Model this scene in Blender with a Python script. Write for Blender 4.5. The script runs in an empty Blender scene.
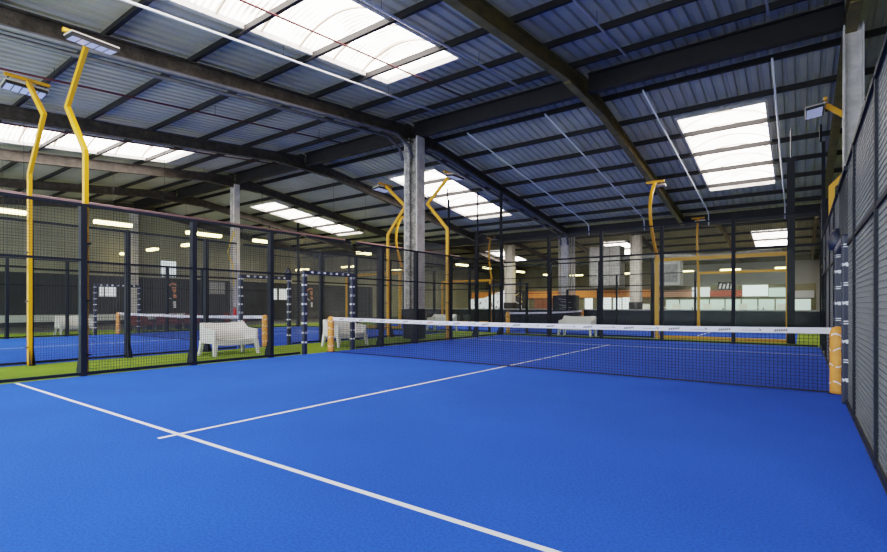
import bpy, math, random
from mathutils import Vector, Matrix
random.seed(7)
SC = bpy.context.scene
COL = SC.collection

# ------------------------------------------------------------------ materials
MATS = {}
def mat(name, color, rough=0.6, metal=0.0, spec=0.5, noise=None, bump=None, emit=None, estr=0.0):
    """principled material; noise=(scale, amount[, scale2, amount2]) varies the base colour, bump=(scale, strength)"""
    m = bpy.data.materials.new(name); m.use_nodes = True
    nt = m.node_tree; b = nt.nodes['Principled BSDF']
    b.inputs['Base Color'].default_value = (*color, 1)
    b.inputs['Roughness'].default_value = rough
    b.inputs['Metallic'].default_value = metal
    b.inputs['Specular IOR Level'].default_value = spec
    if emit:
        b.inputs['Emission Color'].default_value = (*emit, 1)
        b.inputs['Emission Strength'].default_value = estr
    tc = nt.nodes.new('ShaderNodeTexCoord')
    if noise:
        prev = None
        for i in range(0, len(noise), 2):
            n = nt.nodes.new('ShaderNodeTexNoise'); n.inputs['Scale'].default_value = noise[i]
            n.inputs['Detail'].default_value = 4
            nt.links.new(tc.outputs['Object'], n.inputs['Vector'])
            r = nt.nodes.new('ShaderNodeMapRange')
            r.inputs['From Min'].default_value = 0.3; r.inputs['From Max'].default_value = 0.7
            r.inputs['To Min'].default_value = 1 - noise[i+1]; r.inputs['To Max'].default_value = 1 + noise[i+1]
            nt.links.new(n.outputs['Fac'], r.inputs['Value'])
            mx = nt.nodes.new('ShaderNodeVectorMath'); mx.operation = 'SCALE'
            if prev is None: mx.inputs[0].default_value = color
            else: nt.links.new(prev, mx.inputs[0])
            nt.links.new(r.outputs['Result'], mx.inputs['Scale'])
            prev = mx.outputs['Vector']
        nt.links.new(prev, b.inputs['Base Color'])
    if bump:
        n = nt.nodes.new('ShaderNodeTexNoise'); n.inputs['Scale'].default_value = bump[0]; n.inputs['Detail'].default_value = 3
        nt.links.new(tc.outputs['Object'], n.inputs['Vector'])
        bp = nt.nodes.new('ShaderNodeBump'); bp.inputs['Strength'].default_value = bump[1]; bp.inputs['Distance'].default_value = 0.02
        nt.links.new(n.outputs['Fac'], bp.inputs['Height']); nt.links.new(bp.outputs['Normal'], b.inputs['Normal'])
    MATS[name] = m
    return m

def glass_mat(name, tint, fac):
    m = bpy.data.materials.new(name); m.use_nodes = True
    nt = m.node_tree; nt.nodes.clear()
    o = nt.nodes.new('ShaderNodeOutputMaterial'); mix = nt.nodes.new('ShaderNodeMixShader')
    t = nt.nodes.new('ShaderNodeBsdfTransparent'); t.inputs['Color'].default_value = (*tint, 1)
    g = nt.nodes.new('ShaderNodeBsdfGlossy'); g.inputs['Roughness'].default_value = 0.02
    f = nt.nodes.new('ShaderNodeFresnel'); f.inputs['IOR'].default_value = 1.45
    mu = nt.nodes.new('ShaderNodeMath'); mu.operation = 'MULTIPLY'; mu.inputs[1].default_value = fac
    nt.links.new(f.outputs[0], mu.inputs[0]); nt.links.new(mu.outputs[0], mix.inputs['Fac'])
    nt.links.new(t.outputs[0], mix.inputs[1]); nt.links.new(g.outputs[0], mix.inputs[2])
    nt.links.new(mix.outputs[0], o.inputs['Surface'])
    MATS[name] = m

def skylight_mat(name, strength):
    m = bpy.data.materials.new(name); m.use_nodes = True
    nt = m.node_tree; nt.nodes.clear()
    o = nt.nodes.new('ShaderNodeOutputMaterial'); e = nt.nodes.new('ShaderNodeEmission')
    tc = nt.nodes.new('ShaderNodeTexCoord')
    n = nt.nodes.new('ShaderNodeTexNoise'); n.inputs['Scale'].default_value = 1.6; n.inputs['Detail'].default_value = 5
    w = nt.nodes.new('ShaderNodeTexWave'); w.bands_direction = 'Y'; w.inputs['Scale'].default_value = 2.2; w.inputs['Distortion'].default_value = 0.5
    nt.links.new(tc.outputs['Object'], n.inputs['Vector']); nt.links.new(tc.outputs['Object'], w.inputs['Vector'])
    ad = nt.nodes.new('ShaderNodeMath'); ad.operation = 'MULTIPLY_ADD'; ad.inputs[1].default_value = 0.35
    nt.links.new(w.outputs['Fac'], ad.inputs[0]); nt.links.new(n.outputs['Fac'], ad.inputs[2])
    r = nt.nodes.new('ShaderNodeValToRGB')
    r.color_ramp.elements[0].position = 0.36; r.color_ramp.elements[0].color = (0.16, 0.125, 0.10, 1)
    r.color_ramp.elements[1].position = 0.72; r.color_ramp.elements[1].color = (1.0, 0.91, 0.84, 1)
    nt.links.new(ad.outputs[0], r.inputs[0]); nt.links.new(r.outputs[0], e.inputs['Color'])
    e.inputs['Strength'].default_value = strength
    nt.links.new(e.outputs[0], o.inputs['Surface'])
    MATS[name] = m

SKY = 6.0
skylight_mat('polycarbonate', SKY)
mat('blue_turf', (0.029, 0.100, 0.60), 0.95, spec=0.12, noise=(0.55, 0.09, 60, 0.22), bump=(300, 0.5))
b_ = MATS['blue_turf'].node_tree.nodes['Principled BSDF']
b_.inputs['Sheen Weight'].default_value = 0.05; b_.inputs['Sheen Roughness'].default_value = 0.4; b_.inputs['Sheen Tint'].default_value = (0.35, 0.75, 1.0, 1)
mat('green_turf', (0.21, 0.30, 0.035), 0.95, spec=0.1, noise=(0.8, 0.15, 50, 0.25), bump=(260, 0.5))
mat('line_white', (0.83, 0.84, 0.87), 0.85, spec=0.2)
mat('concrete', (0.10, 0.10, 0.09), 0.8, noise=(1.5, 0.2))
mat('roof_sheet', (0.58, 0.56, 0.46), 0.45, metal=0.1, noise=(0.5, 0.14))
mat('roof_sheet_far', (0.42, 0.42, 0.30), 0.5, metal=0.1, noise=(0.5, 0.14))
mat('steel_dark', (0.016, 0.014, 0.015), 0.6, noise=(3, 0.3))
mat('steel_brown', (0.085, 0.070, 0.055), 0.6, noise=(4, 0.4, 14, 0.25))
mat('steel_olive', (0.20, 0.15, 0.05), 0.6, noise=(3, 0.25))
mat('purlin_steel', (0.014, 0.013, 0.014), 0.6, noise=(3, 0.25))
mat('pipe_grey', (0.15, 0.15, 0.165), 0.4, metal=0.3, noise=(5, 0.2))
mat('pipe_red_lit', (0.46, 0.25, 0.23), 0.4)  # red pipe with its pale highlight mixed into the colour
mat('pipe_red', (0.14, 0.035, 0.035), 0.5)
mat('conduit_white', (0.95, 0.96, 1.0), 0.3)
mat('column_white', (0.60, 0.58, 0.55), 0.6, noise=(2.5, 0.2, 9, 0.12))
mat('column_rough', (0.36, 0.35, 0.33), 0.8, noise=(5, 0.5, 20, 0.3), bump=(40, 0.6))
mat('pad_black', (0.02, 0.02, 0.022), 0.5, spec=0.4)
mat('fence_steel', (0.014, 0.017, 0.023), 0.6, spec=0.25)
mat('fence_wire', (0.022, 0.024, 0.028), 0.4)
mat('fence_wire_lit', (0.13, 0.132, 0.13), 0.4)  # lighter copy of the wire, glancing skylight put into the colour
mat('yellow', (0.76, 0.36, 0.007), 0.42)
mat('orange_pad', (0.74, 0.31, 0.055), 0.6, noise=(9, 0.15))
mat('pad_print', (0.80, 0.74, 0.66), 0.6)
mat('navy_pad', (0.020, 0.026, 0.048), 0.45)
mat('logo_white', (0.85, 0.86, 0.9), 0.5)
mat('tape_white', (0.83, 0.82, 0.85), 0.6)
mat('print_grey', (0.13, 0.12, 0.13), 0.6)
mat('print_red', (0.5, 0.13, 0.12), 0.6)
mat('net_black', (0.012, 0.014, 0.022), 0.7)
mat('bench_white', (0.80, 0.79, 0.75), 0.35)
mat('rib_glow', (0.6, 0.5, 0.38), 0.6, emit=(0.9, 0.68, 0.5), estr=0.42)  # ribs glow to imitate daylight coming through from above
mat('lamp_body', (0.62, 0.57, 0.50), 0.5)
mat('led_cells_sky', (0.40, 0.46, 0.72), 0.15, spec=0.8, emit=(0.45, 0.52, 0.95), estr=0.22)  # unlit cells; reflected sky is painted as a weak blue glow
mat('black', (0.012, 0.012, 0.013), 0.5)
mat('tube_light', (1, 1, 1), 0.4, emit=(1.0, 0.80, 0.30), estr=5.0)
mat('wall_grey', (0.38, 0.36, 0.24), 0.8, noise=(0.4, 0.2))
mat('wall_olive', (0.17, 0.155, 0.085), 0.8, noise=(0.5, 0.3))
mat('wall_dark', (0.050, 0.050, 0.052), 0.8, noise=(0.6, 0.25))
mat('wall_charcoal', (0.030, 0.031, 0.032), 0.7, noise=(0.6, 0.15))
mat('cladding_white', (0.40, 0.40, 0.38), 0.6, noise=(0.6, 0.12))
mat('dado_pale', (0.60, 0.64, 0.58), 0.7)
mat('barrier_navy', (0.017, 0.024, 0.045), 0.5, noise=(0.7, 0.3))
mat('ledge_grey', (0.48, 0.49, 0.49), 0.6)
mat('orange_band', (0.80, 0.29, 0.05), 0.55)
mat('red_band', (0.52, 0.10, 0.045), 0.55)
mat('peach_band', (0.75, 0.40, 0.24), 0.6)
mat('wood_red', (0.26, 0.10, 0.05), 0.6)
mat('bright_pane', (0.7, 0.78, 0.78), 0.3, emit=(0.82, 0.93, 0.95), estr=0.55)
mat('mint_reflection', (0.52, 0.66, 0.58), 0.25, emit=(0.70, 0.88, 0.80), estr=0.28)  # greenish reflection in the glass, painted as a glow
mat('white_board', (0.8, 0.82, 0.85), 0.5, emit=(0.85, 0.88, 0.95), estr=0.35)  # boards glow faintly, their brightness is put into the material
mat('duct_grey', (0.30, 0.31, 0.32), 0.5, metal=0.2, noise=(3, 0.25))
mat('red_seat', (0.24, 0.055, 0.04), 0.6)
mat('ext_red', (0.65, 0.03, 0.03), 0.35)
mat('mural_tan', (0.66, 0.30, 0.16), 0.7)
mat('mural_yellow', (0.72, 0.55, 0.2), 0.7)
mat('door_panel', (0.20, 0.21, 0.19), 0.6)
mat('rope_yellow', (0.70, 0.48, 0.05), 0.6)
glass_mat('court_glass', (0.95, 0.97, 0.955), 0.09)

# ------------------------------------------------------------------ mesh builder
WORLD = {}     # object -> world origin of its thing (no parent rotations while building)
class MB:
    def __init__(s): s.v = []; s.f = []
    def quad(s, *p):
        i = len(s.v); s.v += [tuple(q) for q in p]; s.f.append(tuple(range(i, i+len(p)))); return s
    def box(s, x0, y0, z0, x1, y1, z1):
        x0, x1 = min(x0, x1), max(x0, x1); y0, y1 = min(y0, y1), max(y0, y1); z0, z1 = min(z0, z1), max(z0, z1)
        i = len(s.v)
        s.v += [(x0,y0,z0),(x1,y0,z0),(x1,y1,z0),(x0,y1,z0),(x0,y0,z1),(x1,y0,z1),(x1,y1,z1),(x0,y1,z1)]
        s.f += [tuple(i+k for k in q) for q in ((0,3,2,1),(4,5,6,7),(0,1,5,4),(1,2,6,5),(2,3,7,6),(3,0,4,7))]
        return s
    def bar(s, a, b, w, h, up=(0,0,1), caps=True):
        """rectangular bar from a to b, w across, h along 'up'"""
        a = Vector(a); b = Vector(b); d = (b-a).normalized(); u = Vector(up)
        if abs(d.dot(u)) > 0.98: u = Vector((0,1,0))
        r = d.cross(u).normalized(); u = r.cross(d).normalized()
        i = len(s.v)
        for p in (a, b):
            for sx, sy in ((-1,-1),(1,-1),(1,1),(-1,1)):
                s.v.append(tuple(p + r*(sx*w/2) + u*(sy*h/2)))
        s.f += [tuple(i+k for k in q) for q in ((0,1,5,4),(1,2,6,5),(2,3,7,6),(3,0,4,7))]
        if caps: s.f += [(i+3,i+2,i+1,i), (i+4,i+5,i+6,i+7)]
        return s
    def sweep(s, pts, w, h, axis):
        """mitred rectangular tube; the path lies in the plane normal to 'axis'"""
        pts = [Vector(p) for p in pts]; ax = Vector(axis).normalized(); i = len(s.v); n = len(pts)
        for k, p in enumerate(pts):
            d0 = (p-pts[k-1]).normalized() if k else None
            d1 = (pts[k+1]-p).normalized() if k < n-1 else None
            if d0 is None: d0 = d1
            if d1 is None: d1 = d0
            d = (d0+d1).normalized(); nrm = ax.cross(d).normalized()
            sc = 1/max(0.4, math.sqrt((1+d0.dot(d1))/2))
            for sx, sy in ((-1,-1),(1,-1),(1,1),(-1,1)):
                s.v.append(tuple(p + nrm*(sx*w/2*sc) + ax*(sy*h/2)))
        for k in range(n-1):
            for q in range(4):
                a = i+4*k+q; b = i+4*k+(q+1)%4
                s.f.append((a, b, b+4, a+4))
        s.f += [(i+3,i+2,i+1,i), tuple(i+4*(n-1)+q for q in range(4))]
        return s
    def tube(s, pts, r, n=8):
        pts = [Vector(p) for p in pts]; i = len(s.v)
        for k, p in enumerate(pts):
            d = (pts[min(k+1, len(pts)-1)] - pts[max(k-1, 0)]).normalized()
            u = Vector((0,0,1)) if abs(d.z) < 0.9 else Vector((0,1,0))
            a = d.cross(u).normalized(); b = a.cross(d)
            for q in range(n):
                t = 2*math.pi*q/n
                s.v.append(tuple(p + a*(r*math.cos(t)) + b*(r*math.sin(t))))
        for k in range(len(pts)-1):
            for q in range(n):
                a = i+n*k+q; b = i+n*k+(q+1)%n
                s.f.append((a, b, b+n, a+n))
        s.f += [tuple(i+n-1-q for q in range(n)), tuple(i+n*(len(pts)-1)+q for q in range(n))]
        return s
    def lathe(s, prof, c, n=16):
        """prof = [(r, z)...] around the vertical through c"""
        i = len(s.v)
        for r, z in prof:
            for q in range(n):
                t = 2*math.pi*q/n; s.v.append((c[0]+r*math.cos(t), c[1]+r*math.sin(t), c[2]+z))
        for k in range(len(prof)-1):
            for q in range(n):
                a = i+n*k+q; b = i+n*k+(q+1)%n
                s.f.append((a, b, b+n, a+n))
        s.f += [tuple(i+n-1-q for q in range(n)), tuple(i+n*(len(prof)-1)+q for q in range(n))]
        return s
    def build(s, name, m, parent=None, smooth=False, bevel=0):
        o0 = WORLD.get(parent.name, Vector((0,0,0))) if parent else Vector((0,0,0))
        me = bpy.data.meshes.new(name)
        me.from_pydata([(v[0]-o0.x, v[1]-o0.y, v[2]-o0.z) for v in s.v], [], s.f)
        me.materials.append(MATS[m]); me.update()
        if smooth:
            for p in me.polygons: p.use_smooth = True
        o = bpy.data.objects.new(name, me); COL.objects.link(o)
        if parent: o.parent = parent
        WORLD[o.name] = o0
        if bevel:
            b = o.modifiers.new('b', 'BEVEL'); b.width = bevel; b.segments = 2; b.limit_method = 'ANGLE'
        return o

def tag(o, label=None, cat=None, group=None, kind=None):
    if label: o['label'] = label
    if cat: o['category'] = cat
    if group: o['group'] = group
    if kind: o['kind'] = kind
    return o
def thing(name, label, cat, loc=(0,0,0), group=None, kind=None):
    o = bpy.data.objects.new(name, None); o.empty_display_size = 0.2; COL.objects.link(o)
    o.location = loc; WORLD[o.name] = Vector(loc)
    return tag(o, label, cat, group, kind)
def struct(name, mb, m, label=None, parent=None, smooth=False):
    o = mb.build(name, m, parent, smooth)
    if parent is None: tag(o, label, None, None, 'structure')
    return o
def dup(root, offset=(0,0,0), label=None, group=None, rotz=0.0):
    r = root.copy(); COL.objects.link(r)
    r.location = Vector(root.location) + Vector(offset); r.rotation_euler = (0, 0, rotz)
    if label: r['label'] = label
    if group: r['group'] = group
    for ch in list(root.children):
        c = ch.copy(); COL.objects.link(c); c.parent = r
        for g in list(ch.children):
            d = g.copy(); COL.objects.link(d); d.parent = c
    return r

# ------------------------------------------------------------------ the building
YR, YV, YR2, YW = 5.8, 22.0, 38.2, 54.4        # ridge, valley, second ridge, end wall
YN = -10.4                                      # near valley, just behind the camera
SN, SF = 0.095, 0.12
def zs(y):                                      # underside of the roof sheet
    if y <= YR: return 8.05 - SN*(YR-y)
    if y <= YV: return 8.05 - SF*(y-YR)
    if y <= YR2: return 8.05 - SF*(YR2-y)
    return 8.05 - SF*(y-YR2)
XL, XRW = -29.5, 8.2
AX = [5.46, -0.31, -6.61, -12.55, -17.88, -23.7, -29.3]    # rafter lines, columns at every second

# floor, court surfaces
struct('floor', MB().box(-21.8, -14, -0.12, 5.03, 26.0, -0.004).box(5.03, 10.1, -0.12, 8.2, 26, -0.004), 'green_turf', 'green artificial turf around the courts')
struct('ground', MB().box(5.03, -14, -0.12, 8.2, 10.1, -0.004), 'concrete', 'dark concrete strip outside the right mesh fence')
struct('ground', MB().box(XL-.3, -14, -0.2, -21.8, YW, -0.006).box(-21.8, 26.0, -0.2, 8.4, YW, -0.006), 'concrete', 'dark concrete floor of the hall beyond the turf')
def court_surface(cx, cy, rot, label):
    o = MB().box(-5.03, -10.05, -0.05, 5.03, 10.05, 0.0).build('court_floor', 'blue_turf'); tag(o, label, None, None, 'structure')
    m = MB(); z = 0.003; w = 0.026
    def ln(x0, y0, x1, y1): m.quad((x0,y0,z),(x1,y0,z),(x1,y1,z),(x0,y1,z))
    for s in (-1, 1):
        ln(-4.99, s*6.95-w, 4.99, s*6.95+w)
    ln(-w, -7.15, w, 7.15)
    # keep the crossings on one level
    m2 = MB()
    for q in m.v: m2.v.append((q[0], q[1], q[2]))
    m2.f = m.f
    for k in range(8, 12): m2.v[k] = (m2.v[k][0], m2.v[k][1], z+0.0008)
    l = m2.build('court_line', 'line_white', o)
    o.location = (cx, cy, 0); o.rotation_euler = (0, 0, rot)
    return o
court_surface(0, 0, 0, 'blue artificial turf of the near court with white lines')
court_surface(-12.8, 0, 0, 'blue turf of the neighbouring court beyond the bench strip')
court_surface(-5.55, 16.6, math.pi/2, 'blue turf of the crosswise court behind the glass wall')

# walls
struct('wall_left', MB().box(XL-.2, -14, 0, XL, YW, 8.3), 'wall_grey', 'grey left end wall of the hall')
struct('wall_back', MB().box(XL-.2, YW, 0, XRW+.2, YW+.2, 8.3), 'wall_olive', 'grey far wall of the hall')
struct('wall_right', MB().box(XRW, -14, 0, XRW+.2, YW, 8.3), 'wall_charcoal', 'charcoal right side wall beyond the mesh fence')
m = MB().box(XL, -13.9, 0.0, XL+.06, 30, 3.1)
struct('wall_lining', m, 'wall_dark', 'dark lower lining along the left wall')
struct('baseboard_left', MB().box(XL+.06, -13.9, 0.26, XL+.12, 9.5, 0.66), 'dado_pale', 'pale strip low along the left wall')
m = MB()
for k in range(46):
    x = -5.5+k*0.3; m.box(x, YW-.06, 0.0, x+.24, YW-.002, 5.6)
m.box(-5.5, YW-.03, 0, 8.2, YW-.002, 5.6)
struct('wall_cladding', m, 'cladding_white', 'pale ribbed cladding at the right end of the far wall')

# roof sheets with real corrugation; cells leave the skylight openings free
SK_N = [(-4.6, -2.15), (-17.35, -14.9)]; SKY_N = (-7.0, 1.85)
SK_F = [(1.25, 3.68), (-11.1, -8.5), (-22.4, -19.95)]; SKY_F = (9.95, 18.1)
SK_ADD = [(2.0, 4.4), (-10.0, -7.6), (-22.0, -19.6), (-4.0, -1.6), (-16.0, -13.6)]; SKY_ADD = (25.0, 35.0)  # unseen skylights, added to brighten the far bay
SK_2 = [(1.25, 3.8), (-10.8, -8.35), (-23.4, -21.0)]; SKY_2 = (42.8, 49.6)
PER = 0.27
X0R = XL-.2
snap = lambda x: X0R+round((x-X0R)/PER)*PER
SK_N, SK_F, SK_2, SK_ADD = [[(snap(a), snap(b)) for a, b in L] for L in (SK_N, SK_F, SK_2, SK_ADD)]
XR1 = snap(XRW+.4)
def sheet(mb, x0, x1, y0, y1, per=0.27):
    n = max(1, round((x1-x0)/per)); p = (x1-x0)/n; h = 0.055
    prof = []
    for k in range(n):
        a = x0+k*p
        prof += [(a, 0), (a+p*.52, 0), (a+p*.62, h), (a+p*.90, h)]
    prof.append((x1, 0)); i = len(mb.v)
    for x, dz in prof: mb.v += [(x, y0, zs(y0+1e-6)+dz), (x, y1, zs(y1-1e-6)+dz)]
    for k in range(len(prof)-1):
        a = i+2*k; mb.f.append((a, a+1, a+3, a+2))
def roof(name, y0, y1, holes, hy, m, label):
    mb = MB(); X0, X1 = X0R, XR1
    if hy is None: sheet(mb, X0, X1, y0, y1)
    else:
        sheet(mb, X0, X1, y0, hy[0]); sheet(mb, X0, X1, hy[1], y1)
        e = [X0]
        for a, b in sorted(holes): e += [a, b]
        e.append(X1)
        for k in range(0, len(e), 2): sheet(mb, e[k], e[k+1], hy[0], hy[1])
    struct(name, mb, m, label)
roof('ceiling', YN, YR, SK_N, SKY_N, 'roof_sheet', 'blue grey corrugated roof slope over the near court')
roof('ceiling', YR, YV, SK_F, SKY_F, 'roof_sheet', 'blue grey corrugated roof slope beyond the ridge')
roof('ceiling', YV, YR2, SK_ADD, SKY_ADD, 'roof_sheet_far', 'olive corrugated roof slope of the far bay')
roof('ceiling', YR2, YW, SK_2, SKY_2, 'roof_sheet_far', 'olive corrugated roof slope with skylights above the clubhouse')

wn = [0]
def skylight(x0, x1, y0, y1, label):
    wn[0] += 1
    t = thing('window_%d' % wn[0], label, None, ((x0+x1)/2, (y0+y1)/2, zs((y0+y1)/2)), None, 'structure')
    g = MB(); n = 10; rise = 0.34
    def arc(k): 
        u = k/n; return x0+.04+(x1-x0-.08)*u, rise*math.sin(math.pi*u)**0.8+0.02
    for k in range(n):
        xa, za = arc(k); xb, zb = arc(k+1)
        g.quad((xa,y0+.03,zs(y0)+za),(xb,y0+.03,zs(y0)+zb),(xb,y1-.03,zs(y1)+zb),(xa,y1-.03,zs(y1)+za))
    # arched end panes
    for y in (y0+.03, y1-.03):
        g.quad(*[(arc(k)[0], y, zs(y)+arc(k)[1]) for k in range(n+1)])
    g.build('glazing', 'polycarbonate', t)
    f = MB()
    for x in (x0, x1): f.bar((x, y0, zs(y0)-.02), (x, y1, zs(y1)-.02), .07, .16)
    for y in (y0, y1): f.bar((x0, y, zs(y)-.02), (x1, y, zs(y)-.02), .07, .16)
    f.build('window_frame', 'column_white', t)
    r = MB(); m_ = int((y1-y0)/1.0)
    for j in range(1, m_):
        y = y0+(y1-y0)*j/m_
        r.sweep([(arc(k)[0], y, zs(y)+arc(k)[1]-.03) for k in range(n+1)], .03, .06, (0,1,0))
    r.build('arched_rib', 'rib_glow', t)
for (a, b), l in zip(SK_N, ('near roof skylight above the left side of the court', 'near roof skylight above the neighbouring court')): skylight(a, b, *SKY_N, l)
for (a, b), l in zip(SK_F, ('skylight high above the back right corner of the court', 'skylight behind the big central column', 'skylight above the far half of the neighbouring court')): skylight(a, b, *SKY_F, l)
for (a, b), l in zip(SK_2, ('small skylight seen above the yellow portal', 'small skylight above the ventilation unit', 'small skylight seen beside the far left beige column')): skylight(a, b, *SKY_2, l)

for (a, b), l in zip(SK_ADD, ('right', 'left of centre', 'far left', 'middle', 'left')): skylight(a, b, *SKY_ADD, 'added unseen skylight brightening the barrier zone, %s one of the bay' % l)

# I-section helper and frames
def ibeam(mb, a, b, w, h):
    a = Vector(a); b = Vector(b); u = Vector((0,0,1))
    tf = 0.035
    mb.bar(a+u*(h/2-tf/2), b+u*(h/2-tf/2), w, tf); mb.bar(a-u*(h/2-tf/2), b-u*(h/2-tf/2), w, tf); mb.bar(a, b, .03, h-2*tf)
BN = {5.46: 'at the right hand column', -0.31: 'between the right column and the central column', -6.61: 'at the big central column',
      -12.55: 'between the central and the slim column', -17.88: 'at the slim white column', -23.7: 'near the left wall', -29.3: 'against the left wall'}
for x in AX:
    m_ = 'steel_olive' if x in (-0.31, 5.46) else 'steel_brown'
    for y0, y1, word in ((YN, YR, 'near slope'), (YV, YR, 'far slope'), (YV, YR2, 'rising bay'), (YW, YR2, 'last bay')):
        mb = MB(); s = 1 if y1 > y0 else -1
        ibeam(mb, (x, y0, zs(y0)-.40), (x, y1-.02*s, zs(y1)-.40), .2, .40)
        # haunch under the ridge
        d = 1.5
        mb.quad((x-.02, y1, zs(y1)-.6), (x-.02, y1-d*s, zs(y1-d*s)-.6), (x-.02, y1, zs(y1)-.75))
        mb.bar((x, y1, zs(y1)-.76), (x, y1-d*s, zs(y1-d*s)-.61), .2, .03)
        o = struct('roof_rafter', mb, m_, 'sloping roof rafter of the %s %s' % (word, BN[x]))
for y, nm in ((YR, 'ridge'), (YR2, 'far ridge')):
    for k in range(len(AX)-1):
        a, b = AX[k], AX[k+1]
        mb = MB(); ibeam(mb, (a-.11, y, 7.70), (b+.11, y, 7.70), .24, .56)
        struct('ridge_beam', mb, 'steel_dark', 'deep dark %s beam running left from the rafter %s' % (nm, BN[a]))
for y in (YV,):
    mb = MB(); mb.box(XL, y-.22, 5.45, XRW, y+.22, 5.52).box(XL, y-.22, 5.52, XRW, y-.16, 6.0).box(XL, y+.16, 5.52, XRW, y+.22, 6.0)
    struct('valley_beam', mb, 'steel_dark', 'dark valley gutter beam across the hall behind the courts')
PN = [-8.9, -6.9, -4.95, -3.0, -1.05, 0.9, 2.8, 4.6]; PF = [7.35, 9.3, 11.25, 13.25, 15.3, 17.3, 19.3, 20.9]
P2 = [24.4, 28, 31.6, 35.2] + [40.2, 43.2, 46.2, 49.2, 52]
for i, y in enumerate(PN+PF+P2):
    mb = MB(); z = zs(y)-.11
    mb.bar((XL, y, z), (XRW, y, z), .035, .17).bar((XL, y-.03, z-.08), (XRW, y-.03, z-.08), .09, .02)
    struct('roof_purlin', mb, 'purlin_steel', 'dark roof purlin, line %d of the hall counted from the camera' % (i+1))

# ------------------------------------------------------------------ columns
def column(x, y, h, label, kind='plain', padh=1.3, w=.36):
    t = thing('steel_column', label, 'column', (x, y, 0))
    if kind == 'big':
        # two flanges seen from the corner: smooth lit flange, rough flange, recessed web
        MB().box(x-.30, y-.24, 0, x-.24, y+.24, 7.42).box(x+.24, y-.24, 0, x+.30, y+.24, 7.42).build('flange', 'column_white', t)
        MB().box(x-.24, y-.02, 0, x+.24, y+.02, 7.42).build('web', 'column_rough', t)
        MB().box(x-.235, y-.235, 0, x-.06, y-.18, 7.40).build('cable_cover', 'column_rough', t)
        MB().box(x-.325, y-.265, 0, x+.325, y+.265, padh-.2).build('base_padding', 'pad_black', t, bevel=.03)
    else:
        b = MB(); h2 = w/2
        b.box(x-h2, y-h2, 0, x-h2+.03, y+h2, h).box(x+h2-.03, y-h2, 0, x+h2, y+h2, h).box(x-h2+.03, y-.015, 0, x+h2-.03, y+.015, h)
        b.build('column_shaft', 'column_white', t)
        if padh: MB().box(x-h2-.08, y-h2-.08, 0, x+h2+.08, y+h2+.08, padh).build('base_padding', 'pad_black', t, bevel=.03)
    return t
column(-6.5, 5.8, 7.42, 'big pale steel column with black padded foot behind the near left fence', 'big')
column(5.5, 5.8, 7.42, 'pale steel column rising behind the right mesh fence', w=.34, padh=0)
column(-17.88, 5.8, 7.42, 'slim white column with yellow hose and red extinguisher', w=.34, padh=0)
column(-29.2, 5.8, 7.42, 'beige column standing against the far left wall', w=.4, padh=0)
column(-18.14, 38.2, 7.3, 'distant beige column at the left end of the orange band', w=.8, padh=1.5)
column(-6.41, 38.2, 7.3, 'distant pale column right of the ventilation unit', w=.8, padh=1.5)
t = thing('steel_column', 'clustered column with downpipes and wide black padding behind the crosswise court', 'column', (-6.8, 22.35, 0))
MB().box(-7.02, 22.17, 0, -6.60, 22.22, 5.45).box(-7.02, 22.48, 0, -6.60, 22.53, 5.45).box(-6.83, 22.22, 0, -6.79, 22.48, 5.45).build('column_shaft', 'column_white', t)
for dx in (-.42, -.28, .36, .52): MB().tube([(-6.8+dx, 22.35, 0), (-6.8+dx, 22.35, 5.45)], .055, 10).build('downpipe', 'lamp_body', t, True)
MB().box(-7.52, 21.98, 0, -6.08, 22.72, 1.85).build('base_padding', 'pad_black', t, bevel=.05)
for k in range(5):
    pass
mb = MB()
for k, (z, a) in enumerate(((1.62, .3), (1.45, .7), (1.25, .4), (1.12, .8), (1.0, .5))):
    mb.bar((-7.2+a*.3, 21.972, z), (-6.7+a*.5, 21.972, z-.05), .004, .03)
mb.build('strap', 'duct_grey', t)

# extinguisher and hose at the slim column
t = thing('fire_extinguisher', 'red fire extinguisher hanging on the slim white column', 'fire extinguisher', (-17.62, 5.6, .55))
MB().lathe([(.02,0),(.085,.01),(.09,.05),(.09,.42),(.06,.50),(.025,.54)], (-17.62, 5.6, .55)).build('cylinder_body', 'ext_red', t, True)
MB().box(-17.66, 5.57, 1.09, -17.52, 5.63, 1.13).tube([(-17.62, 5.6, 1.08),(-17.62, 5.6, 1.11)], .02).build('valve', 'black', t)
hz = [(-17.64, 5.56, 5.0), (-17.60, 5.53, 4.75), (-17.85, 5.50, 4.45), (-18.08, 5.52, 4.0), (-17.95, 5.5, 3.7), (-17.72, 5.52, 3.35), (-17.66, 5.54, 2.9), (-17.65, 5.55, 2.2)]
tag(MB().tube(hz, .035).build('hose', 'rope_yellow', None, True), 'yellow hose draped down the slim white column', 'hose')

# ------------------------------------------------------------------ fences
PX = 5.05
def wire(mb, a, b, w=.004): mb.bar(a, b, w, w, caps=False)
def wire_panel_y(x, y0, y1, z0, z1, sp=.05, w=.005):
    mb = MB(); n = round((y1-y0)/sp)
    for k in range(n+1): y = y0+(y1-y0)*k/n; wire(mb, (x+.004, y, z0), (x+.004, y, z1), w)
    n = round((z1-z0)/sp)
    for k in range(n+1): z = z0+(z1-z0)*k/n; wire(mb, (x, y0, z), (x, y1, z), w)
    return mb
def wire_panel_x(y, x0, x1, z0, z1, sp=.05, w=.005):
    mb = MB(); n = round((x1-x0)/sp)
    for k in range(n+1): x = x0+(x1-x0)*k/n; wire(mb, (x, y+.004, z0), (x, y+.004, z1), w)
    n = round((z1-z0)/sp)
    for k in range(n+1): z = z0+(z1-z0)*k/n; wire(mb, (x0, y, z), (x1, y, z), w)
    return mb
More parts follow.
